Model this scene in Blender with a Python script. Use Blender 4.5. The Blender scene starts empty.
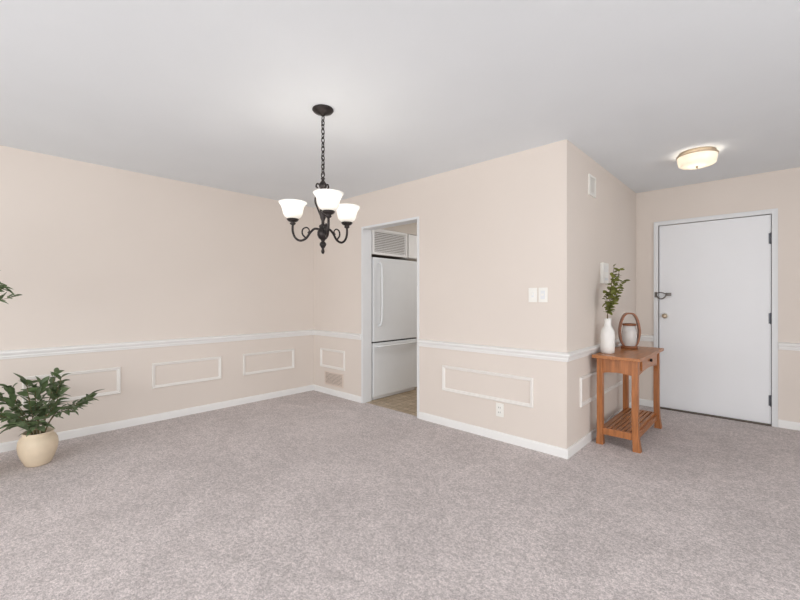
import bpy, bmesh, math, random
from mathutils import Vector, Matrix
random.seed(7)
scene = bpy.context.scene
try:
    scene.view_settings.view_transform = 'Standard'
    scene.view_settings.look = 'None'
except Exception as e:
    print(e)

# ---------------------------------------------------------------- materials
def lin(c):
    c = c/255.0
    return c/12.92 if c <= 0.04045 else ((c+0.055)/1.055)**2.4
def col(rgb, k=1.0):
    return (min(1, lin(rgb[0])*k), min(1, lin(rgb[1])*k), min(1, lin(rgb[2])*k), 1)

def mat(name, rgb, rough=0.5, metal=0.0, var=0.04, scale=8.0, bump=0.0, bscale=200.0,
        emis=None, estr=0.0, trans=0.0, stretch=None, spec=0.5, dist=0.002):
    m = bpy.data.materials.new(name); m.use_nodes = True
    nt = m.node_tree; N = nt.nodes; L = nt.links
    b = N['Principled BSDF']
    b.inputs['Roughness'].default_value = rough
    b.inputs['Metallic'].default_value = metal
    b.inputs['Specular IOR Level'].default_value = spec
    tc = N.new('ShaderNodeTexCoord')
    src = tc.outputs['Object']
    if stretch:
        mp = N.new('ShaderNodeMapping'); mp.inputs['Scale'].default_value = stretch
        L.new(src, mp.inputs['Vector']); src = mp.outputs['Vector']
    n = N.new('ShaderNodeTexNoise'); n.inputs['Scale'].default_value = scale
    n.inputs['Detail'].default_value = 4
    L.new(src, n.inputs['Vector'])
    r = N.new('ShaderNodeValToRGB')
    r.color_ramp.elements[0].position = 0.3; r.color_ramp.elements[1].position = 0.7
    r.color_ramp.elements[0].color = col(rgb, 1-var)
    r.color_ramp.elements[1].color = col(rgb, 1+var)
    L.new(n.outputs['Fac'], r.inputs['Fac'])
    L.new(r.outputs['Color'], b.inputs['Base Color'])
    if bump > 0:
        n2 = N.new('ShaderNodeTexNoise'); n2.inputs['Scale'].default_value = bscale
        n2.inputs['Detail'].default_value = 3
        L.new(src, n2.inputs['Vector'])
        bp = N.new('ShaderNodeBump'); bp.inputs['Strength'].default_value = bump
        bp.inputs['Distance'].default_value = dist
        L.new(n2.outputs['Fac'], bp.inputs['Height'])
        L.new(bp.outputs['Normal'], b.inputs['Normal'])
    if emis:
        b.inputs['Emission Color'].default_value = col(emis)
        b.inputs['Emission Strength'].default_value = estr
    if trans > 0:
        out = N['Material Output']
        t = N.new('ShaderNodeBsdfTranslucent'); t.inputs['Color'].default_value = col(rgb)
        mx = N.new('ShaderNodeMixShader'); mx.inputs[0].default_value = trans
        L.new(b.outputs[0], mx.inputs[1]); L.new(t.outputs[0], mx.inputs[2])
        L.new(mx.outputs[0], out.inputs['Surface'])
    return m

M_wall = mat('wall_paint', (226,216,207), 0.75, var=0.012, scale=1.5, bump=0.08, bscale=120, spec=0.25)
M_kwall = mat('kitchen_paint', (222,214,204), 0.7, var=0.012, scale=1.5, spec=0.25)
M_ceil = mat('ceiling_paint', (233,237,240), 0.9, var=0.012, scale=2.0, bump=0.2, bscale=90, spec=0.1)
M_trim = mat('trim_white', (240,239,237), 0.45, var=0.01, bump=0.03, bscale=40)
M_mold = mat('molding_white', (236,232,227), 0.5, var=0.01)
M_door = mat('door_white', (237,238,240), 0.45, var=0.01, scale=2)
M_frame = mat('door_frame_grey', (228,229,230), 0.4, var=0.01)
M_fridge = mat('fridge_enamel', (230,232,233), 0.3, var=0.01, bump=0.05, bscale=300)
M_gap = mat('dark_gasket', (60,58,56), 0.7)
M_plastic = mat('white_plastic', (240,238,232), 0.4, var=0.01)
M_grille = mat('register_beige', (222,207,195), 0.5, var=0.01)
M_dark = mat('register_shadow', (140,126,116), 0.8)
M_bronze = mat('dark_bronze', (52,47,46), 0.38, metal=0.7, var=0.25, scale=40)
M_steel = mat('brushed_steel', (120,116,112), 0.35, metal=0.9, var=0.1, scale=30)
M_hinge = mat('hinge_metal', (96,98,104), 0.4, metal=0.7)
M_brass = mat('antique_brass', (198,182,160), 0.35, metal=0.8, var=0.1)
M_shade = mat('alabaster_glass', (244,243,240), 0.35, var=0.03, scale=20, emis=(255,250,242), estr=0.12, trans=0.35)
M_bulb = mat('bulb_glow', (255,250,240), 0.3, emis=(255,243,225), estr=3.0)
M_drum = mat('frosted_glass', (240,235,226), 0.35, var=0.06, scale=25, emis=(255,246,232), estr=0.07, trans=0.3)
M_wood = mat('oak_stain', (168,106,60), 0.38, var=0.25, scale=6, stretch=(9,9,1.0), bump=0.05, bscale=30)
M_wood_h = mat('oak_stain_top', (176,114,66), 0.33, var=0.2, scale=6, stretch=(9,0.9,9), bump=0.05, bscale=30)
M_lwood = mat('lantern_wood', (142,86,50), 0.4, var=0.2, scale=30)
M_candle = mat('candle_wax', (244,232,222), 0.5, var=0.02)
M_vase = mat('vase_ceramic', (240,238,234), 0.5, var=0.02, scale=15, bump=0.06, bscale=60)
M_pot = mat('pot_cream', (226,208,182), 0.55, var=0.06, scale=10, bump=0.1, bscale=40)
M_soil = mat('soil', (58,42,32), 0.95, var=0.4, scale=60, bump=0.6, bscale=80, dist=0.01)
M_stem = mat('stem_brown', (96,84,52), 0.7, var=0.2, scale=20)
M_bark = mat('bark', (110,90,66), 0.85, var=0.3, scale=25, bump=0.4, bscale=50)
M_leaf = mat('leaf_green', (92,110,74), 0.42, var=0.45, scale=9, trans=0.15)
M_leaf2 = mat('leaf_olive', (126,130,66), 0.5, var=0.45, scale=14, trans=0.2)
M_black = mat('black_iron', (26,25,26), 0.4, metal=0.5)
M_thresh = mat('threshold_bronze', (92,80,70), 0.5, metal=0.3)

def glass_mat():
    m = bpy.data.materials.new('clear_glass'); m.use_nodes = True
    nt = m.node_tree; b = nt.nodes['Principled BSDF']
    b.inputs['Base Color'].default_value = (0.97, 0.97, 0.96, 1)
    b.inputs['Roughness'].default_value = 0.12
    b.inputs['Alpha'].default_value = 0.35
    n = nt.nodes.new('ShaderNodeTexNoise'); n.inputs['Scale'].default_value = 12
    bp = nt.nodes.new('ShaderNodeBump'); bp.inputs['Strength'].default_value = 0.05
    nt.links.new(n.outputs['Fac'], bp.inputs['Height']); nt.links.new(bp.outputs['Normal'], b.inputs['Normal'])
    return m
M_glass = glass_mat()

def carpet():
    m = bpy.data.materials.new('carpet_greige'); m.use_nodes = True
    nt = m.node_tree; N = nt.nodes; L = nt.links; b = N['Principled BSDF']
    b.inputs['Roughness'].default_value = 1.0
    b.inputs['Specular IOR Level'].default_value = 0.05
    b.inputs['Sheen Weight'].default_value = 0.05
    tc = N.new('ShaderNodeTexCoord')
    def noise(s, d, rough=0.6, dis=0.0):
        n = N.new('ShaderNodeTexNoise'); n.inputs['Scale'].default_value = s
        n.inputs['Detail'].default_value = d; n.inputs['Roughness'].default_value = rough
        n.inputs['Distortion'].default_value = dis
        L.new(tc.outputs['Object'], n.inputs['Vector']); return n
    def ramp(n, p0, p1, a, c):
        r = N.new('ShaderNodeValToRGB')
        r.color_ramp.elements[0].position = p0; r.color_ramp.elements[1].position = p1
        r.color_ramp.elements[0].color = (a,a,a,1); r.color_ramp.elements[1].color = (c,c,c,1)
        L.new(n.outputs['Fac'], r.inputs['Fac']); return r
    def mul(x, y):
        k = N.new('ShaderNodeMixRGB'); k.blend_type = 'MULTIPLY'; k.inputs[0].default_value = 1
        L.new(x, k.inputs[1]); L.new(y, k.inputs[2]); return k.outputs[0]
    big = ramp(noise(2.0, 4, 0.6, 0.8), 0.40, 0.60, 0.90, 1.0)
    tuft = ramp(noise(15, 3, 0.6, 0.6), 0.40, 0.60, 0.88, 1.0)
    mid = ramp(noise(55, 3, 0.7, 0.3), 0.42, 0.58, 0.74, 1.0)
    fin = ramp(noise(140, 3, 0.8), 0.40, 0.60, 0.64, 1.0)
    base = N.new('ShaderNodeRGB'); base.outputs[0].default_value = col((252,241,239))
    c = mul(mul(mul(mul(base.outputs[0], big.outputs[0]), tuft.outputs[0]), mid.outputs[0]), fin.outputs[0])
    L.new(c, b.inputs['Base Color'])
    add = N.new('ShaderNodeMath'); add.operation = 'ADD'
    L.new(mid.outputs[0], add.inputs[0]); L.new(fin.outputs[0], add.inputs[1])
    bp = N.new('ShaderNodeBump'); bp.inputs['Strength'].default_value = 0.45
    bp.inputs['Distance'].default_value = 0.01
    L.new(add.outputs[0], bp.inputs['Height']); L.new(bp.outputs['Normal'], b.inputs['Normal'])
    return m
M_carpet = carpet()

def vinyl():
    m = bpy.data.materials.new('vinyl_tile'); m.use_nodes = True
    nt = m.node_tree; N = nt.nodes; L = nt.links; b = N['Principled BSDF']
    b.inputs['Roughness'].default_value = 0.4
    tc = N.new('ShaderNodeTexCoord')
    br = N.new('ShaderNodeTexBrick'); br.offset = 0.0
    br.inputs['Scale'].default_value = 5.0
    br.inputs['Brick Width'].default_value = 0.5; br.inputs['Row Height'].default_value = 0.5
    br.inputs['Mortar Size'].default_value = 0.02
    br.inputs['Color1'].default_value = col((200,180,154)); br.inputs['Color2'].default_value = col((172,150,122))
    br.inputs['Mortar'].default_value = col((132,112,90))
    L.new(tc.outputs['Object'], br.inputs['Vector'])
    n = N.new('ShaderNodeTexNoise'); n.inputs['Scale'].default_value = 30; n.inputs['Detail'].default_value = 4
    L.new(tc.outputs['Object'], n.inputs['Vector'])
    r = N.new('ShaderNodeValToRGB'); r.color_ramp.elements[0].position=.4; r.color_ramp.elements[1].position=.6
    r.color_ramp.elements[0].color=(.78,.78,.78,1); r.color_ramp.elements[1].color=(1,1,1,1)
    L.new(n.outputs['Fac'], r.inputs['Fac'])
    k = N.new('ShaderNodeMixRGB'); k.blend_type='MULTIPLY'; k.inputs[0].default_value=1
    L.new(br.outputs['Color'], k.inputs[1]); L.new(r.outputs['Color'], k.inputs[2])
    L.new(k.outputs[0], b.inputs['Base Color'])
    return m
M_vinyl = vinyl()

# ---------------------------------------------------------------- geometry helpers
def mk(name, verts, faces, material, smooth=False, recalc=True):
    me = bpy.data.meshes.new(name)
    me.from_pydata([tuple(v) for v in verts], [], faces); me.update()
    if recalc:
        bm = bmesh.new(); bm.from_mesh(me)
        bmesh.ops.recalc_face_normals(bm, faces=bm.faces); bm.to_mesh(me); bm.free()
    if smooth:
        for p in me.polygons: p.use_smooth = True
    me.materials.append(material)
    o = bpy.data.objects.new(name, me)
    scene.collection.objects.link(o)
    return o

def box(name, x0, x1, y0, y1, z0, z1, material, bevel=0.0, seg=2):
    bm = bmesh.new()
    bmesh.ops.create_cube(bm, size=1)
    for v in bm.verts:
        v.co = Vector((x0+(v.co.x+.5)*(x1-x0), y0+(v.co.y+.5)*(y1-y0), z0+(v.co.z+.5)*(z1-z0)))
    if bevel > 0:
        bmesh.ops.bevel(bm, geom=bm.edges[:], offset=bevel, segments=seg, profile=0.7, affect='EDGES')
    bmesh.ops.recalc_face_normals(bm, faces=bm.faces)
    me = bpy.data.meshes.new(name); bm.to_mesh(me); bm.free()
    me.materials.append(material)
    o = bpy.data.objects.new(name, me); scene.collection.objects.link(o)
    return o

def multi_box(name, boxes, material):
    V=[];F=[]
    for (x0,x1,y0,y1,z0,z1) in boxes:
        b=len(V)
        V += [(x,y,z) for x in (x0,x1) for y in (y0,y1) for z in (z0,z1)]
        F += [tuple(b+i for i in f) for f in ((0,1,3,2),(4,6,7,5),(0,4,5,1),(2,3,7,6),(0,2,6,4),(1,5,7,3))]
    return mk(name,V,F,material)

def lathe(name, prof, c, material, seg=40, smooth=True):
    V=[];F=[]
    n=len(prof)
    for i in range(seg):
        a=2*math.pi*i/seg
        for r,z in prof: V.append((c[0]+r*math.cos(a), c[1]+r*math.sin(a), c[2]+z))
    for i in range(seg):
        j=(i+1)%seg
        for k in range(n-1):
            F.append((i*n+k, j*n+k, j*n+k+1, i*n+k+1))
    o = mk(name,V,F,material,smooth,recalc=False)
    bm=bmesh.new(); bm.from_mesh(o.data)
    bmesh.ops.remove_doubles(bm, verts=bm.verts, dist=1e-5)
    bmesh.ops.recalc_face_normals(bm, faces=bm.faces)
    bm.to_mesh(o.data); bm.free()
    if smooth:
        for p in o.data.polygons: p.use_smooth=True
    return o

def tube_geo(pts, rad, seg=8, closed=False):
    pts=[Vector(p) for p in pts]; n=len(pts)
    if not hasattr(rad,'__len__'): rad=[rad]*n
    V=[];F=[]
    def tan(i):
        if closed: return (pts[(i+1)%n]-pts[(i-1)%n]).normalized()
        return (pts[min(i+1,n-1)]-pts[max(i-1,0)]).normalized()
    t=tan(0); up=Vector((0,0,1)) if abs(t.z)<0.9 else Vector((1,0,0))
    nrm=(up-t*up.dot(t)).normalized()
    for i in range(n):
        t=tan(i); nrm=(nrm-t*nrm.dot(t)).normalized(); bn=t.cross(nrm)
        for k in range(seg):
            a=2*math.pi*k/seg
            V.append(pts[i]+(nrm*math.cos(a)+bn*math.sin(a))*rad[i])
    m = n if closed else n-1
    for i in range(m):
        j=(i+1)%n
        for k in range(seg):
            l=(k+1)%seg
            F.append((i*seg+k,i*seg+l,j*seg+l,j*seg+k))
    if not closed:
        F.append(tuple(range(seg))[::-1]); F.append(tuple((n-1)*seg+k for k in range(seg)))
    return V,F
def tube(name, pts, rad, material, seg=8, closed=False):
    V,F=tube_geo(pts,rad,seg,closed); return mk(name,V,F,material,True)

def spline(pts, n=8):
    pts=[Vector(p) for p in pts]; out=[]
    P=[pts[0]]+pts+[pts[-1]]
    for i in range(1,len(P)-2):
        p0,p1,p2,p3=P[i-1],P[i],P[i+1],P[i+2]
        for k in range(n):
            t=k/n
            out.append(0.5*((2*p1)+(-p0+p2)*t+(2*p0-5*p1+4*p2-p3)*t*t+(-p0+3*p1-3*p2+p3)*t**3))
    out.append(pts[-1]); return out

def group(name, parts, loc=(0,0,0)):
    e=bpy.data.objects.new(name,None); scene.collection.objects.link(e)
    e.location=loc; e.empty_display_size=0.1
    for p in parts:
        p.parent=e; p.matrix_parent_inverse=Matrix.Translation(-Vector(loc))
    return e

def strip(name, p0, p1, nrm, prof, material, m0=0, m1=0):
    """sweep (out,z) profile from p0 to p1 on wall plane; m0/m1: mitre (+1 outside corner, -1 inside)"""
    p0=Vector((*p0,0)); p1=Vector((*p1,0)); d=(p1-p0).normalized(); nrm=Vector((*nrm,0))
    V=[]
    for o,z in prof: V.append(p0+nrm*o-d*o*m0+Vector((0,0,z)))
    for o,z in prof: V.append(p1+nrm*o+d*o*m1+Vector((0,0,z)))
    n=len(prof); F=[(i,(i+1)%n,n+(i+1)%n,n+i) for i in range(n)]
    F.append(tuple(range(n))); F.append(tuple(range(n,2*n)))
    return mk(name,V,F,material)

def panel(name, origin, u, nrm, a0, a1, z0, z1, material):
    """picture frame moulding"""
    prof=[(0,0),(0,.010),(.004,.016),(.010,.016),(.014,.010),(.022,.010),(.027,.006),(.030,0)]
    O=Vector(origin);U=Vector(u);Nn=Vector(nrm)
    V=[]
    cs=[(a0,z0,1,1),(a1,z0,-1,1),(a1,z1,-1,-1),(a0,z1,1,-1)]
    for a,z,sa,sz in cs:
        for d,h in prof:
            V.append(O+U*(a+sa*d)+Vector((0,0,z+sz*d))+Nn*h)
    n=len(prof);F=[]
    for i in range(4):
        j=(i+1)%4
        for k in range(n-1): F.append((i*n+k,j*n+k,j*n+k+1,i*n+k+1))
    return mk(name,V,F,material)

# ---------------------------------------------------------------- room shell
H=2.44; T=.12
LX=-4.47; BY=3.08; SX=-1.14; DY=5.21; RX=2.6; RY=-3.0
OX0,OX1,OZ=-3.48,-2.635,2.04
multi_box('floor',[(LX-T,RX+T,RY-T,3.12,-.1,0),(-1.2,RX+T,3.12,DY+T,-.1,0)],M_carpet)
multi_box('floor_kitchen',[(LX-T,-1.2,3.12,DY+T,-.1,-.002)],M_vinyl)
box('ceiling',LX-T,RX+T,RY-T,DY+T,H,H+.1,M_ceil)
box('wall_left',LX-T,LX,RY-T,DY+T,0,H,M_wall)
multi_box('wall_back',[(LX,OX0,BY,BY+T,0,H),(OX1,SX,BY,BY+T,0,H),(OX0,OX1,BY,BY+T,OZ,H)],M_wall)
box('wall_hall',SX-T,SX,BY+T,DY,0,H,M_wall)
DX0,DX1,DZ=-.92,.004,2.035
multi_box('wall_entry',[(LX,DX0,DY,DY+T,0,H),(DX1,RX,DY,DY+T,0,H),(DX0,DX1,DY,DY+T,DZ,H)],M_wall)
# rear wall with window, right wall with patio window
W1=(-3.6,1.6,.35,2.2); W2=(-2.2,2.8,.08,2.15)
multi_box('wall_rear',[(LX,W1[0],RY-T,RY,0,H),(W1[1],RX,RY-T,RY,0,H),(W1[0],W1[1],RY-T,RY,0,W1[2]),(W1[0],W1[1],RY-T,RY,W1[3],H)],M_wall)
multi_box('wall_right',[(RX,RX+T,RY-T,W2[0],0,H),(RX,RX+T,W2[1],DY+T,0,H),(RX,RX+T,W2[0],W2[1],0,W2[2]),(RX,RX+T,W2[0],W2[1],W2[3],H)],M_wall)
fw=.05
multi_box('window_1',[(W1[0],W1[1],RY-.09,RY-.03,W1[2],W1[2]+fw),(W1[0],W1[1],RY-.09,RY-.03,W1[3]-fw,W1[3])]+
   [(x-.025,x+.025,RY-.09,RY-.03,W1[2]+fw,W1[3]-fw) for x in (W1[0]+.025,-1.87,-.13,W1[1]-.025)],M_trim)
multi_box('window_2',[(RX+.03,RX+.09,W2[0],W2[1],W2[2],W2[2]+fw),(RX+.03,RX+.09,W2[0],W2[1],W2[3]-fw,W2[3])]+
   [(RX+.03,RX+.09,y-.025,y+.025,W2[2]+fw,W2[3]-fw) for y in (W2[0]+.025,.3,W2[1]-.025)],M_trim)

# baseboards
BP=[(0,0),(.013,0),(.013,.058),(.009,.070),(0,.072)]
strip('baseboard_left',(LX,RY),(LX,BY),(1,0),BP,M_trim,-1,-1)
strip('baseboard_back',(LX,BY),(OX0-.02,BY),(0,-1),BP,M_trim,-1,0)
strip('baseboard_back.001',(OX1+.02,BY),(SX,BY),(0,-1),BP,M_trim,0,1)
strip('baseboard_hall',(SX,BY),(SX,DY),(1,0),BP,M_trim,1,-1)
strip('baseboard_entry',(SX,DY),(DX0-.045,DY),(0,-1),BP,M_trim,-1,0)
strip('baseboard_entry.001',(DX1+.045,DY),(RX,DY),(0,-1),BP,M_trim,0,-1)
# chair rail
CR=[(0,.735),(.010,.738),(.012,.748),(.018,.753),(.020,.768),(.028,.776),(.034,.788),(.034,.796),(.024,.802),(.010,.806),(0,.808)]
strip('trim_1',(LX,RY),(LX,BY),(1,0),CR,M_trim,-1,-1)
strip('trim_2',(LX,BY),(OX0-.02,BY),(0,-1),CR,M_trim,-1,0)
strip('trim_3',(OX1+.02,BY),(SX,BY),(0,-1),CR,M_trim,0,1)
strip('trim_4',(SX,BY),(SX,DY),(1,0),CR,M_trim,1,-1)
strip('trim_5',(SX,DY),(DX0-.045,DY),(0,-1),CR,M_trim,-1,0)
strip('trim_6',(DX1+.045,DY),(RX,DY),(0,-1),CR,M_trim,0,-1)
# picture-frame mouldings
n=7
for a0,a1 in ((-.67,.0),(.25,.92),(1.18,1.855),(2.105,2.78)):
    panel('trim_%d'%n,(LX,0,0),(0,1,0),(1,0,0),a0,a1,.33,.58,M_mold); n+=1
panel('trim_%d'%n,(0,BY,0),(1,0,0),(0,-1,0),-4.31,-3.81,.335,.578,M_mold); n+=1
panel('trim_%d'%n,(0,BY,0),(1,0,0),(0,-1,0),-2.32,-1.405,.335,.578,M_mold); n+=1
panel('trim_%d'%n,(SX,0,0),(0,1,0),(1,0,0),3.36,4.9,.335,.578,M_mold); n+=1
# kitchen opening casing + jamb lining
e=.006
multi_box('trim_%d'%n,[(OX0-.018,OX0+e,BY-.010,BY+T+.01,0,OZ+.018),(OX1-e,OX1+.018,BY-.010,BY+T+.01,0,OZ+.018),
    (OX0+e,OX1-e,BY-.010,BY+T+.01,OZ-e,OZ+.018)],M_frame); n+=1

# ---------------------------------------------------------------- entry door
slab=box('slab',DX0+.006,DX1-.004,DY+.006,DY+.05,.014,DZ-.005,M_door,.002)
casing=multi_box('casing',[(DX0-.043,DX0,DY-.014,DY+.02,0,DZ+.043),(DX1,DX1+.043,DY-.014,DY+.02,0,DZ+.043),(DX0,DX1,DY-.014,DY+.02,DZ,DZ+.043)],M_frame)
casing2=multi_box('casing_bead',[(DX0-.043,DX0-.035,DY-.020,DY-.014,0,DZ+.043),(DX1+.035,DX1+.043,DY-.020,DY-.014,0,DZ+.043),(DX0-.035,DX1+.035,DY-.020,DY-.014,DZ+.035,DZ+.043)],M_frame)
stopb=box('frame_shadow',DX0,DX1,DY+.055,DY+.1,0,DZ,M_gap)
thr=box('threshold',DX0,DX1,DY-.03,DY+.05,.0,.012,M_thresh,.003)
parts=[slab,casing,casing2,stopb,thr]
for i,z in enumerate((1.80,1.03,.24)):
    parts.append(tube('hinge_%d'%(i+1),[(DX1-.004,DY-.009,z-.055),(DX1-.004,DY-.009,z+.055)],.007,M_hinge,10))
    parts.append(box('hinge_leaf_%d'%(i+1),DX1-.022,DX1-.004,DY+.001,DY+.006,z-.05,z+.05,M_hinge))
# door security latch (swing bar guard)
parts.append(box('latch_plate',DX0-.035,DX0-.006,DY-.022,DY-.0145,1.235,1.295,M_steel,.002))
parts.append(tube('latch_bar',spline([(DX0-.02,DY-.03,1.265),(DX0+.01,DY-.045,1.225),(DX0+.05,DY-.045,1.222),(DX0+.085,DY-.04,1.262)]),.007,M_steel))
parts.append(tube('latch_bar_upper',spline([(DX0-.02,DY-.03,1.275),(DX0+.03,DY-.05,1.290),(DX0+.085,DY-.04,1.268)]),.005,M_steel))
parts.append(box('latch_catch',DX0+.065,DX0+.12,DY-.012,DY+.005,1.25,1.285,M_steel,.004))
def disc_y(name,x,y0,y1,z,r,m):
    return tube(name,[(x,y0,z),(x,y1,z)],r,m,24)
parts.append(disc_y('knob_rose',DX0+.065,DY+.006,DY-.004,1.03,.030,M_plastic))
parts.append(tube('knob',[(DX0+.065,DY-.004,1.03),(DX0+.065,DY-.03,1.03),(DX0+.065,DY-.036,1.03),(DX0+.065,DY-.05,1.03),(DX0+.065,DY-.06,1.03),(DX0+.065,DY-.064,1.03)],[.010,.010,.018,.026,.022,.008],M_brass,20))
group('door_1',parts,(-.458,DY,0))

# ---------------------------------------------------------------- switches / outlets
def plate_back(name,x,z,kind):
    ps=[box('plate',x-.036,x+.036,BY-.006,BY,z-.058,z+.058,M_plastic,.002)]
    if kind=='toggle':
        ps.append(box('toggle',x-.006,x+.006,BY-.018,BY-.006,z-.004,z+.016,M_plastic,.002))
        ps.append(box('toggle_slot',x-.010,x+.010,BY-.0075,BY-.006,z-.018,z+.018,M_frame))
    elif kind=='dial':
        ps.append(box('slider_window',x-.018,x+.018,BY-.0085,BY-.006,z-.034,z+.034,M_frame))
        ps.append(box('slider',x-.010,x+.010,BY-.015,BY-.0085,z-.006,z+.010,M_plastic,.001))
    else:
        for dz in (-.02,.02):
            ps.append(box('socket',x-.017,x+.017,BY-.009,BY-.006,z+dz-.014,z+dz+.014,M_plastic,.003))
            ps.append(multi_box('slots',[(x-.009,x-.006,BY-.0098,BY-.009,z+dz-.005,z+dz+.007),(x+.006,x+.009,BY-.0098,BY-.009,z+dz-.005,z+dz+.007)],M_gap))
    return group(name,ps,(x,BY,z))
plate_back('light_switch',-1.409,1.25,'toggle')
plate_back('light_switch',-1.325,1.25,'dial')
plate_back('electrical_outlet',-1.706,.262,'outlet')

# floor-level air register on back wall
vx0,vx1,vz0,vz1=-4.22,-3.84,.115,.29
ps=[multi_box('frame',[(vx0,vx1,BY-.008,BY,vz0,vz0+.02),(vx0,vx1,BY-.008,BY,vz1-.02,vz1),(vx0,vx0+.02,BY-.008,BY,vz0+.02,vz1-.02),(vx1-.02,vx1,BY-.008,BY,vz0+.02,vz1-.02)],M_grille),
    box('backing',vx0+.02,vx1-.02,BY-.002,BY,vz0+.02,vz1-.02,M_dark)]
ps.append(multi_box('louvers',[(vx0+.02,vx1-.02,BY-.007,BY-.002,vz0+.024+i*.0165,vz0+.034+i*.0165) for i in range(8)],M_grille))
group('air_register',ps,((vx0+vx1)/2,BY,(vz0+vz1)/2))

# hall wall devices
ps=[multi_box('frame',[(SX,SX+.012,3.565,3.735,2.11,2.13),(SX,SX+.012,3.565,3.735,2.265,2.285),(SX,SX+.012,3.565,3.585,2.13,2.265),(SX,SX+.012,3.715,3.735,2.13,2.265)],M_plastic),
    box('backing',SX,SX+.003,3.585,3.715,2.13,2.265,M_dark)]
ps.append(multi_box('louvers',[(SX+.003,SX+.010,3.585,3.715,2.134+i*.0165,2.145+i*.0165) for i in range(8)],M_plastic))
group('wall_vent',ps,(SX,3.65,2.2))
ps=[box('body',SX,SX+.028,3.89,4.05,1.36,1.55,M_plastic,.005),
    multi_box('speaker_slots',[(SX+.028,SX+.029,3.91,4.03,1.47+i*.012,1.474+i*.012) for i in range(5)],M_frame),
    box('button',SX+.028,SX+.034,3.93,3.96,1.39,1.41,M_frame,.002),
    box('button_2',SX+.028,SX+.034,3.98,4.01,1.39,1.41,M_frame,.002)]
group('intercom_panel',ps,(SX,3.97,1.45))
ps=[box('plate',SX,SX+.006,4.30,4.372,1.19,1.306,M_plastic,.002),box('toggle',SX+.006,SX+.018,4.33,4.342,1.245,1.265,M_plastic,.002)]
group('light_switch',ps,(SX,4.33,1.25))

# ---------------------------------------------------------------- kitchen: fridge, louvred vent cabinet
fx=-3.47
ps=[box('cabinet_body',-4.2,fx-.065,3.235,4.045,.03,1.715,M_fridge,.01),
    box('base_grille',-4.1,fx-.03,3.25,4.03,0,.05,M_frame),
    box('gasket',fx-.07,fx-.02,3.24,4.04,.66,.72,M_gap),
    box('fridge_door',fx-.062,fx,3.232,4.048,.700,1.72,M_fridge,.018,4),
    box('freezer_drawer',fx-.062,fx,3.232,4.048,.035,.684,M_fridge,.018,4)]
ps.append(tube('handle',spline([(fx,3.33,1.66),(fx+.045,3.33,1.62),(fx+.058,3.33,1.4),(fx+.058,3.33,1.12),(fx+.045,3.33,.93),(fx,3.33,.89)]),.014,M_fridge,10))
ps.append(tube('drawer_handle',spline([(fx,3.29,.64),(fx+.04,3.33,.645),(fx+.05,3.64,.645),(fx+.04,3.95,.645),(fx,3.99,.64)]),.013,M_fridge,10))
group('refrigerator',ps,(-3.83,3.64,0))
gy0,gy1,gz0,gz1=3.225,3.84,1.755,2.07
ps=[multi_box('frame',[(fx-.02,fx,gy0,gy1,gz0,gz0+.03),(fx-.02,fx,gy0,gy1,gz1-.03,gz1),(fx-.02,fx,gy0,gy0+.03,gz0+.03,gz1-.03),(fx-.02,fx,gy1-.03,gy1,gz0+.03,gz1-.03)],M_trim),
    box('box_body',-4.4,fx-.02,gy0,gy1,gz0,gz1,M_dark)]
V=[];F=[]
for i in range(12):
    z=gz0+.034+i*.0212; b=len(V)
    V+=[(fx-.018,gy0+.03,z+.016),(fx-.018,gy1-.03,z+.016),(fx-.002,gy1-.03,z),(fx-.002,gy0+.03,z),
        (fx-.018,gy0+.03,z+.019),(fx-.018,gy1-.03,z+.019),(fx-.002,gy1-.03,z+.004),(fx-.002,gy0+.03,z+.004)]
    F+=[tuple(b+j for j in f) for f in ((0,1,2,3),(4,5,6,7),(0,1,5,4),(2,3,7,6),(1,2,6,5),(0,3,7,4))]
ps.append(mk('louvers',V,F,M_trim))
group('vent_grille',ps,(-3.9,3.53,gz0))
ps=[box('carcass',-4.4,fx-.02,3.86,4.7,1.755,2.07,M_trim),box('cabinet_door',fx-.02,fx,3.87,4.27,1.76,2.065,M_trim,.004),
    box('cabinet_door_2',fx-.02,fx,4.28,4.69,1.76,2.065,M_trim,.004)]
group('wall_cabinet',ps,(-3.9,4.3,1.755))
box('wall_soffit',LX,fx-.01,BY+T,DY,2.075,H,M_kwall)

# ---------------------------------------------------------------- chandelier
cx,cy=-2.106,1.521
Fv=Vector((-.684,.7296,0)); Rv=Vector((.7296,.684,0))
ps=[]
ps.append(lathe('canopy',[(0,0),(.066,0),(.068,-.008),(.060,-.018),(.040,-.026),(.018,-.034),(.010,-.044),(0,-.046)],(cx,cy,H),M_bronze))
V=[];F=[]
def add(g):
    b=len(V); V.extend(g[0]); F.extend([tuple(b+i for i in f) for f in g[1]])
z=2.398; i=0
while z>2.045:
    pts=[]
    for k in range(16):
        a=2*math.pi*k/16
        w=.0105*math.cos(a); h=.019*math.sin(a)
        pts.append((cx+w,cy,z-.016+h) if i%2==0 else (cx,cy+w,z-.016+h))
    add(tube_geo(pts,.0030,6,True)); z-=.0285; i+=1
ps.append(mk('chain',V,F,M_bronze,True))
wire=[(cx+.009*math.cos(k*.8),cy+.009*math.sin(k*.8),2.40-k*.0125) for k in range(29)]
ps.append(tube('cord',wire,.0026,M_bronze,6))
ps.append(tube('top_ring',[(cx+.016*math.cos(2*math.pi*k/16),cy,2.018+.018*math.sin(2*math.pi*k/16)) for k in range(16)],.004,M_bronze,8,True))
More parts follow.
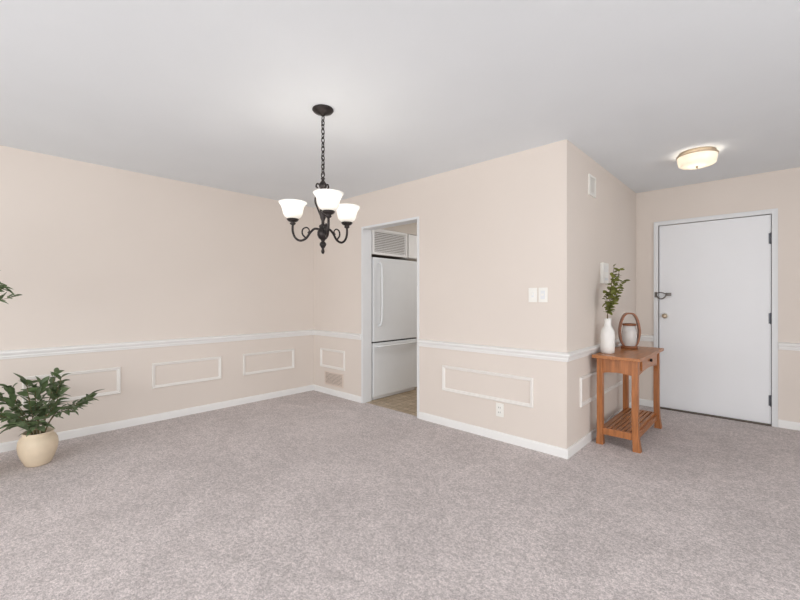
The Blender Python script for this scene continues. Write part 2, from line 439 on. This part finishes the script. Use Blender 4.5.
ps.append(lathe('column',[(0,2.003),(.010,2.0),(.014,1.992),(.008,1.984),(.012,1.975),(.024,1.958),(.027,1.945),(.020,1.928),(.010,1.916),(.016,1.908),(.010,1.90),
    (.009,1.84),(.013,1.82),(.020,1.795),(.023,1.77),(.018,1.74),(.010,1.72),(.010,1.70),(.022,1.693),(.026,1.684),(.022,1.675),
    (.030,1.665),(.036,1.648),(.036,1.628),(.028,1.610),(.014,1.598),(.010,1.588),(.020,1.578),(.022,1.566),(.014,1.552),(.007,1.542),(.010,1.532),(.012,1.522),(.007,1.511),(0,1.507)],(cx,cy,0),M_bronze,24))
for ai,ang in enumerate((50,170,290)):
    a=math.radians(ang); d=Rv*math.cos(a)+Fv*math.sin(a)
    C=Vector((cx,cy,0))
    def P(r,z): return C+d*r+Vector((0,0,z))
    arm=spline([P(.020,1.665),P(.055,1.672),P(.085,1.650),P(.115,1.612),P(.155,1.598),P(.190,1.618),P(.207,1.660),P(.207,1.705)],8)
    ps.append(tube('arm_%d'%(ai+1),arm,.0075,M_bronze,10))
    curl=spline([P(.115,1.612),P(.140,1.640),P(.137,1.672),P(.110,1.682),P(.092,1.662),P(.104,1.646)],6)
    ps.append(tube('arm_curl_%d'%(ai+1),curl,[.006-.0025*k/(len(curl)-1) for k in range(len(curl))],M_bronze,8))
    scr=spline([P(.012,1.745),P(.035,1.80),P(.052,1.845),P(.048,1.885),P(.028,1.905),P(.014,1.925),P(.022,1.955),P(.040,1.962),P(.046,1.945),P(.036,1.937)],6)
    ps.append(tube('scroll_%d'%(ai+1),scr,.0055,M_bronze,8))
    q=P(.207,0)
    ps.append(lathe('cup_%d'%(ai+1),[(0,1.700),(.012,1.702),(.020,1.710),(.014,1.718),(.030,1.726),(.040,1.738),(.036,1.742),(0,1.742)],q,M_bronze,24))
    ps.append(lathe('shade_%d'%(ai+1),[(.014,1.744),(.036,1.746),(.052,1.756),(.061,1.773),(.066,1.796),(.072,1.818),(.083,1.836),(.091,1.848),
         (.088,1.850),(.080,1.839),(.068,1.820),(.062,1.797),(.057,1.775),(.048,1.760),(.034,1.751),(.014,1.750)],q,M_shade,36))
    ps.append(lathe('bulb_%d'%(ai+1),[(0,1.752),(.012,1.756),(.014,1.77),(.024,1.79),(.026,1.805),(.018,1.822),(0,1.829)],q,M_bulb,20))
    ld=bpy.data.lights.new('bulb_light_%d'%(ai+1),'POINT'); ld.energy=0.9; ld.color=(1,.95,.88); ld.shadow_soft_size=.03
    lo=bpy.data.objects.new('bulb_light_%d'%(ai+1),ld); scene.collection.objects.link(lo); lo.location=(q.x,q.y,1.865); ps.append(lo)
group('chandelier',ps,(cx,cy,H))

# ---------------------------------------------------------------- flush mount
qx,qy=-.451,4.10
ps=[lathe('mount_plate',[(0,0),(.125,0),(.128,-.010),(.120,-.020),(0,-.021)],(qx,qy,H),M_brass,40),
    lathe('glass_drum',[(0,-.118),(.07,-.116),(.112,-.110),(.128,-.098),(.134,-.070),(.138,-.048),(.139,-.030),(.132,-.022),(.128,-.028),(.126,-.090),(.105,-.103),(0,-.110)],(qx,qy,H),M_drum,48),
    lathe('rim_band',[(.1395,-.022),(.143,-.026),(.143,-.034),(.1395,-.038),(.1395,-.022)],(qx,qy,H),M_brass,48),
    lathe('finial',[(0,-.134),(.008,-.132),(.011,-.124),(.006,-.119),(.012,-.1175),(0,-.117)],(qx,qy,H),M_brass,16)]
ld=bpy.data.lights.new('lamp','POINT'); ld.energy=3.4; ld.color=(1,.97,.92); ld.shadow_soft_size=.05
lo=bpy.data.objects.new('lamp',ld); scene.collection.objects.link(lo); lo.location=(qx,qy,H-.055); ps.append(lo)
group('flush_ceiling_light',ps,(qx,qy,H))

# ---------------------------------------------------------------- console table
tx0,tx1,ty0,ty1=-1.10,-.745,3.53,4.47
tz=.75
ps=[box('top',tx0,tx1,ty0,ty1,tz-.026,tz,M_wood_h,.004)]
lx=(tx0+.025,tx1-.07); ly=(ty0+.045,ty1-.09); lw=.045
k=0
for x in lx:
    for y in ly:
        k+=1
        # leg, slightly flared foot
        V=[];F=[]
        sx=1 if x>tx0+.1 else -1
        for (z,g,ofs) in ((0,.005,.014),(.10,.0,.005),(.22,0,0),(tz-.026,0,0)):
            for dx,dy in ((0,0),(lw,0),(lw,lw),(0,lw)):
                V.append((x+dx+(g if dx else -g)+ (ofs if sx>0 else 0),y+dy+(g if dy else -g),z))
        for a in range(3):
            for b in range(4):
                F.append((a*4+b,a*4+(b+1)%4,a*4+4+(b+1)%4,a*4+4+b))
        F+= [(0,3,2,1),(12,13,14,15)]
        ps.append(mk('leg_%d'%k,V,F,M_wood))
az0=.60
# aprons (end ones arched), drawer
def arched(name,axis,fixed0,fixed1,a0,a1,z0,z1,rise,m):
    V=[];F=[];N_=12
    for i in range(N_+1):
        t=i/N_; a=a0+(a1-a0)*t; zb=z0+rise*math.sin(math.pi*t)
        for f in (fixed0,fixed1):
            for z in (zb,z1):
                V.append((f,a,z) if axis=='y' else (a,f,z))
    for i in range(N_):
        b=i*4;c=b+4
        F+=[(b,b+1,c+1,c),(b+2,c+2,c+3,b+3),(b,c,c+2,b+2),(b+1,b+3,c+3,c+1)]
    F+=[(0,2,3,1),(N_*4,N_*4+1,N_*4+3,N_*4+2)]
    return mk(name,V,F,m)
x0i,x1i=lx[0]+lw,lx[1]; y0i,y1i=ly[0]+lw,ly[1]
ps.append(arched('apron_end_near','x',ly[0]+.008,ly[0]+.03,x0i,x1i,az0,tz-.026,.012,M_wood))
ps.append(arched('apron_end_far','x',ly[1]+.015,ly[1]+.037,x0i,x1i,az0,tz-.026,.012,M_wood))
ps.append(arched('apron_back','y',lx[0]+.008,lx[0]+.03,y0i,y1i,az0,tz-.026,.02,M_wood))
ps.append(arched('apron_front','y',lx[1]+.012,lx[1]+.034,y0i,y1i,az0-.01,tz-.026,.03,M_wood))
ps.append(box('drawer_front',lx[1]+.034,lx[1]+.046,y0i+.10,y1i-.10,az0+.028,tz-.036,M_wood_h,.003))
ps.append(lathe('knob',[(0,0),(.012,.004),(.015,.012),(.012,.019),(0,.022)],(0,0,0),M_black,20))
kn=ps[-1]; kn.data.transform(Matrix.Translation((lx[1]+.044,(y0i+y1i)/2,.685))@Matrix.Rotation(math.radians(90),4,'Y'))
# corbels under apron at ends of legs
def corbel(x,y,w,sgn,axis):
    V=[];F=[];pr=[(0,0),(.055,0)]+[(.055*(1-math.sin(t*math.pi/12)),-.12*(1-math.cos(t*math.pi/12)) ) for t in range(1,6)]+[(0,-.12)]
    for o in (0,w):
        for a,zz in pr:
            V.append((x+o,y+sgn*a,az0+zz+.03) if axis=='y' else (x+sgn*a,y+o,az0+zz+.03))
    n_=len(pr); F=[(i,(i+1)%n_,n_+(i+1)%n_,n_+i) for i in range(n_)]+[tuple(range(n_)),tuple(range(n_,2*n_))]
    return mk('corbel',V,F,M_wood)
ps.append(corbel(lx[1]+.012,y0i,.02,1,'y')); ps.append(corbel(lx[1]+.012,y1i,.02,-1,'y'))
# lower shelf: rails + slats
sz=.115
ps.append(box('shelf_rail_near',x0i,x1i,ly[0]+.008,ly[0]+.035,sz-.03,sz+.025,M_wood,.002))
ps.append(box('shelf_rail_far',x0i,x1i,ly[1]+.010,ly[1]+.037,sz-.03,sz+.025,M_wood,.002))
ps.append(box('shelf_rail_front',lx[1]+.01,lx[1]+.035,y0i,y1i,sz-.03,sz+.012,M_wood,.002))
ps.append(box('shelf_rail_back',lx[0]+.01,lx[0]+.035,y0i,y1i,sz-.03,sz+.012,M_wood,.002))
ns=7; L0=x0i-.01; L1=x1i+.02
for i in range(ns):
    a=L0+(L1-L0)*i/ns
    ps.append(box('shelf_slat_%d'%(i+1),a+.006,a+(L1-L0)/ns-.006,ly[0]+.035,ly[1]+.010,sz+.012,sz+.026,M_wood_h,.002))
group('console_table',ps,((tx0+tx1)/2,(ty0+ty1)/2,0))

# ---------------------------------------------------------------- leaves
def leaf_geo(base, direction, up, length, width, droop=.25, fold=.18, shape='lance'):
    d=Vector(direction).normalized(); up=Vector(up); s=d.cross(up)
    if s.length<1e-3: s=d.cross(Vector((1,0,0)))
    s.normalize(); nrm=s.cross(d).normalized()
    V=[];F=[];n_=8
    for i in range(n_+1):
        t=i/n_
        if shape=='lance': w=width*.5*(math.sin(math.pi*t**.8))**.85 if 0<t<1 else 0.0005
        else: w=width*.5*(math.sin(math.pi*t**.9))**.6 if 0<t<1 else 0.0005
        c=Vector(base)+d*length*t-Vector((0,0,1))*droop*length*t*t
        V+=[c-s*w+nrm*w*fold*2, c, c+s*w+nrm*w*fold*2]
    for i in range(n_):
        b=i*3
        F+=[(b,b+1,b+4,b+3),(b+1,b+2,b+5,b+4)]
    return V,F
def collect(): return [[],[]]
def addg(G,g):
    b=len(G[0]); G[0].extend(g[0]); G[1].extend([tuple(b+i for i in f) for f in g[1]])

def rv(): return random.uniform(-1,1)
# potted plant on floor
px,py=-3.955,.306
ps=[lathe('pot',[(0,0),(.066,0),(.074,.006),(.094,.05),(.110,.10),(.116,.145),(.112,.18),(.100,.205),(.088,.218),(.086,.228),(.092,.236),(.090,.241),(.080,.238),(.078,.20),(0,.20)],(px,py,0),M_pot,48),
    lathe('soil',[(0,.204),(.05,.208),(.0785,.203)],(px,py,0),M_soil,24)]
SG=collect();LG=collect()
for s in range(18):
    a=2*math.pi*s/18*1.0+rv()*.2
    el=(.30,.95,1.25,.6,1.45,.4)[s%6]+rv()*.1
    Ls=random.uniform(.27,.36)*(1.0 if el<.9 else 1.05)
    hd=Vector((math.cos(a),math.sin(a),0))
    b0=Vector((px,py,.20))+hd*.03
    pts=spline([b0,b0+hd*Ls*.25*math.cos(el)+Vector((0,0,Ls*.45)),b0+hd*Ls*.7*math.cos(el)+Vector((0,0,Ls*(.35+.5*math.sin(el)))),
                b0+hd*Ls*1.0*math.cos(el)+Vector((0,0,Ls*(.26+.98*math.sin(el))))],5)
    addg(SG,tube_geo(pts,[.004-.0022*i/(len(pts)-1) for i in range(len(pts))],6))
    npt=len(pts)
    for i in range(5,npt):
        for sd in (-1,1):
            if i<npt-1 and random.random()<.34: continue
            t=(pts[min(i+1,npt-1)]-pts[i-1]).normalized()
            side=t.cross(Vector((0,0,1)))
            if side.length<.1: side=Vector((rv(),rv(),0))
            side.normalize()
            dr=(t*.7+side*sd*random.uniform(.5,1.0)+Vector((rv(),rv(),rv()))*.4)
            addg(LG,leaf_geo(pts[i],dr,(rv()*.8,rv()*.8,1),random.uniform(.075,.120),random.uniform(.034,.046),random.uniform(.0,.5)))
ps.append(mk('stems',SG[0],SG[1],M_stem,True)); ps.append(mk('leaves',LG[0],LG[1],M_leaf,True,recalc=False))
group('potted_plant',ps,(px,py,0))

# tall olive tree in pot, mostly outside of view at the left
ox,oy=-3.90,-.17
ps=[lathe('pot',[(0,0),(.10,0),(.12,.01),(.14,.12),(.15,.26),(.152,.28),(.142,.28),(.135,.25),(0,.25)],(ox,oy,0),M_pot,40),
    lathe('soil',[(0,.254),(.06,.257),(.136,.252)],(ox,oy,0),M_soil,24)]
SG=collect();LG=collect()
tr=spline([(ox,oy,.24),(ox+.02,oy-.02,.6),(ox-.01,oy,1.0),(ox+.01,oy-.01,1.35),(ox,oy,1.7)],6)
addg(SG,tube_geo(tr,[.014-.009*i/(len(tr)-1) for i in range(len(tr))],8))
def branch(p0,p1,nl=10,ll=.06,lw_=.016):
    p0=Vector(p0);p1=Vector(p1)
    pts=spline([p0,(p0+p1)/2+Vector((0,0,.03)),p1],6)
    addg(SG,tube_geo(pts,[.0035-.002*i/(len(pts)-1) for i in range(len(pts))],6))
    for k in range(nl):
        t=.35+.65*k/(nl-1); p=p0.lerp(p1,t)+Vector((0,0,.03*4*t*(1-t)))
        td=(p1-p0).normalized()
        for sd in (-1,1):
            side=td.cross(Vector((0,0,1))); side.normalize()
            dr=td*.6+side*sd*.5+Vector((rv(),rv(),rv()*1.2))*.5
            addg(LG,leaf_geo(p,dr,(rv(),rv(),1),ll*random.uniform(.8,1.2),lw_,.1))
for i in range(18):
    z0=1.15+.03*i; a=i*2.4
    r=.20*(1 if i<10 else .8)
    branch((ox,oy,z0),(ox+r*math.cos(a),oy+r*math.sin(a),z0+.14))
O=Vector((ox,oy,0))
for (lat,dep,z,zs) in ((.385,.04,1.30,1.1),(.37,-.02,1.37,1.2),(.375,.10,1.24,1.05),(.35,.0,1.33,1.15)):
    branch(O+Vector((0,0,zs)),O+Rv*lat+Fv*dep+Vector((0,0,z-.01)),10,.065,.032)
ps.append(mk('trunk',SG[0],SG[1],M_bark,True)); ps.append(mk('leaves',LG[0],LG[1],M_leaf,True,recalc=False))
group('olive_tree',ps,(ox,oy,0))

# vase with branches
vx,vy=-1.03,3.72
ps=[lathe('vase_body',[(0,0),(.044,0),(.052,.006),(.056,.06),(.056,.15),(.052,.19),(.040,.215),(.029,.235),(.026,.27),(.030,.300),(.026,.300),(.021,.28),(.021,.25),(0,.24)],(vx,vy,tz),M_vase,40)]
SG=collect();LG=collect()
B0=Vector((vx,vy,tz+.25))
for (lat,dep,h) in ((.11,.02,.52),(.08,.07,.57),(.03,-.03,.46),(.12,-.05,.42),(-.01,.0,.32),(.10,.10,.47),(.06,-.06,.36)):
    q=B0+Rv*lat+Fv*dep*.6+Vector((0,0,h-.05))
    q.x=max(q.x,SX+.06)
    m1=B0+Vector((0,0,.09)); m2=B0.lerp(q,.55)+Vector((0,0,.04))
    pts=spline([B0,m1,m2,q],7)
    addg(SG,tube_geo(pts,[.0028-.0012*i/(len(pts)-1) for i in range(len(pts))],6))
    for i in range(8,len(pts)):
        t=(pts[min(i+1,len(pts)-1)]-pts[i-1]).normalized()
        for sd in range(2):
            if random.random()<.2: continue
            dr=t*.4+Vector((rv()*.8+.2,rv(),rv()*.5)).normalized()*.9
            addg(LG,leaf_geo(pts[i],dr,(rv(),rv(),1),random.uniform(.038,.056),random.uniform(.026,.036),.15,.1,'round'))
LGv=[Vector((max(v.x,SX+.012),v.y,v.z)) for v in LG[0]]
ps.append(mk('stems',SG[0],SG[1],M_stem,True)); ps.append(mk('leaves',LGv,LG[1],M_leaf2,True,recalc=False))
group('vase_with_branches',ps,(vx,vy,tz))

# lantern: bent wood frame with glass and candle
nx,ny=-.98,4.22
ps=[lathe('base',[(0,0),(.068,0),(.072,.006),(.072,.020),(.064,.026),(0,.026)],(nx,ny,tz),M_lwood,32),
    lathe('glass_cylinder',[(.052,.026),(.062,.05),(.066,.10),(.062,.17),(.050,.22),(.047,.22),(.059,.17),(.063,.10),(.059,.05),(.049,.028)],(nx,ny,tz),M_glass,32),
    lathe('candle',[(0,.026),(.046,.026),(.046,.16),(.042,.165),(0,.158)],(nx,ny,tz),M_candle,28),
    tube('wick',[(nx,ny,tz+.158),(nx+.002,ny,tz+.178)],.0015,M_black,6),
    lathe('collar',[(.050,.215),(.058,.218),(.058,.234),(.048,.236),(.048,.215),(.050,.215)],(nx,ny,tz),M_lwood,32)]
def hoop(name,ang,w,h,thick,breadth):
    a=math.radians(ang); d=Rv*math.cos(a)+Fv*math.sin(a); o=d.cross(Vector((0,0,1)))
    V=[];F=[];n_=40
    for i in range(n_):
        t=2*math.pi*i/n_
        x=math.cos(t); zz=math.sin(t)
        sx_=(abs(x)**.65)*(1 if x>=0 else -1)
        wz=w*(1-.15*(zz if zz>0 else 0))
        for s in (0,1):
            ww=wz-thick*s; hh=h/2-thick*s
            for b in (-1,1):
                V.append(Vector((nx,ny,tz+.004+h/2))+d*(sx_*ww)+Vector((0,0,zz*hh))+o*b*breadth/2)
    for i in range(n_):
        j=(i+1)%n_; A=i*4;B=j*4
        F+=[(A,B,B+1,A+1),(A+2,A+3,B+3,B+2),(A,A+2,B+2,B),(A+1,B+1,B+3,A+3)]
    return mk(name,V,F,M_lwood,False)
ps.append(hoop('hoop_frame',-18,.090,.335,.015,.06))
group('candle_lantern',ps,(nx,ny,tz))

# ---------------------------------------------------------------- lights
def area(name,loc,rot,sx,sy,e,c=(1,1,1)):
    l=bpy.data.lights.new(name,'AREA'); l.shape='RECTANGLE'; l.size=sx; l.size_y=sy; l.energy=e; l.color=c
    o=bpy.data.objects.new(name,l); scene.collection.objects.link(o); o.location=loc; o.rotation_euler=rot; return o
area('window_daylight_rear',((W1[0]+W1[1])/2,RY-.2,(W1[2]+W1[3])/2),(math.radians(90),0,0),5.0,1.8,120,(.985,.992,1))
area('window_daylight_right',(RX+.2,(W2[0]+W2[1])/2,(W2[2]+W2[3])/2),(math.radians(90),0,math.radians(90)),4.8,2.0,76,(.985,.992,1))
kl=area('kitchen_light',(-2.3,4.2,H-.02),(0,0,0),.9,.5,13,(1,.995,.985))
w=bpy.data.worlds.new('World'); scene.world=w; w.use_nodes=True
bg=w.node_tree.nodes['Background']; bg.inputs[0].default_value=(.95,.975,1,1); bg.inputs[1].default_value=1.0

# ---------------------------------------------------------------- camera
cd=bpy.data.cameras.new('Camera'); cd.sensor_width=36; cd.lens=36*396/800; cd.shift_y=-1.3/800; cd.clip_start=.05
co=bpy.data.objects.new('Camera',cd); scene.collection.objects.link(co)
co.location=(0,0,1.22); co.rotation_euler=(math.radians(90),0,math.radians(43.15))
scene.camera=co
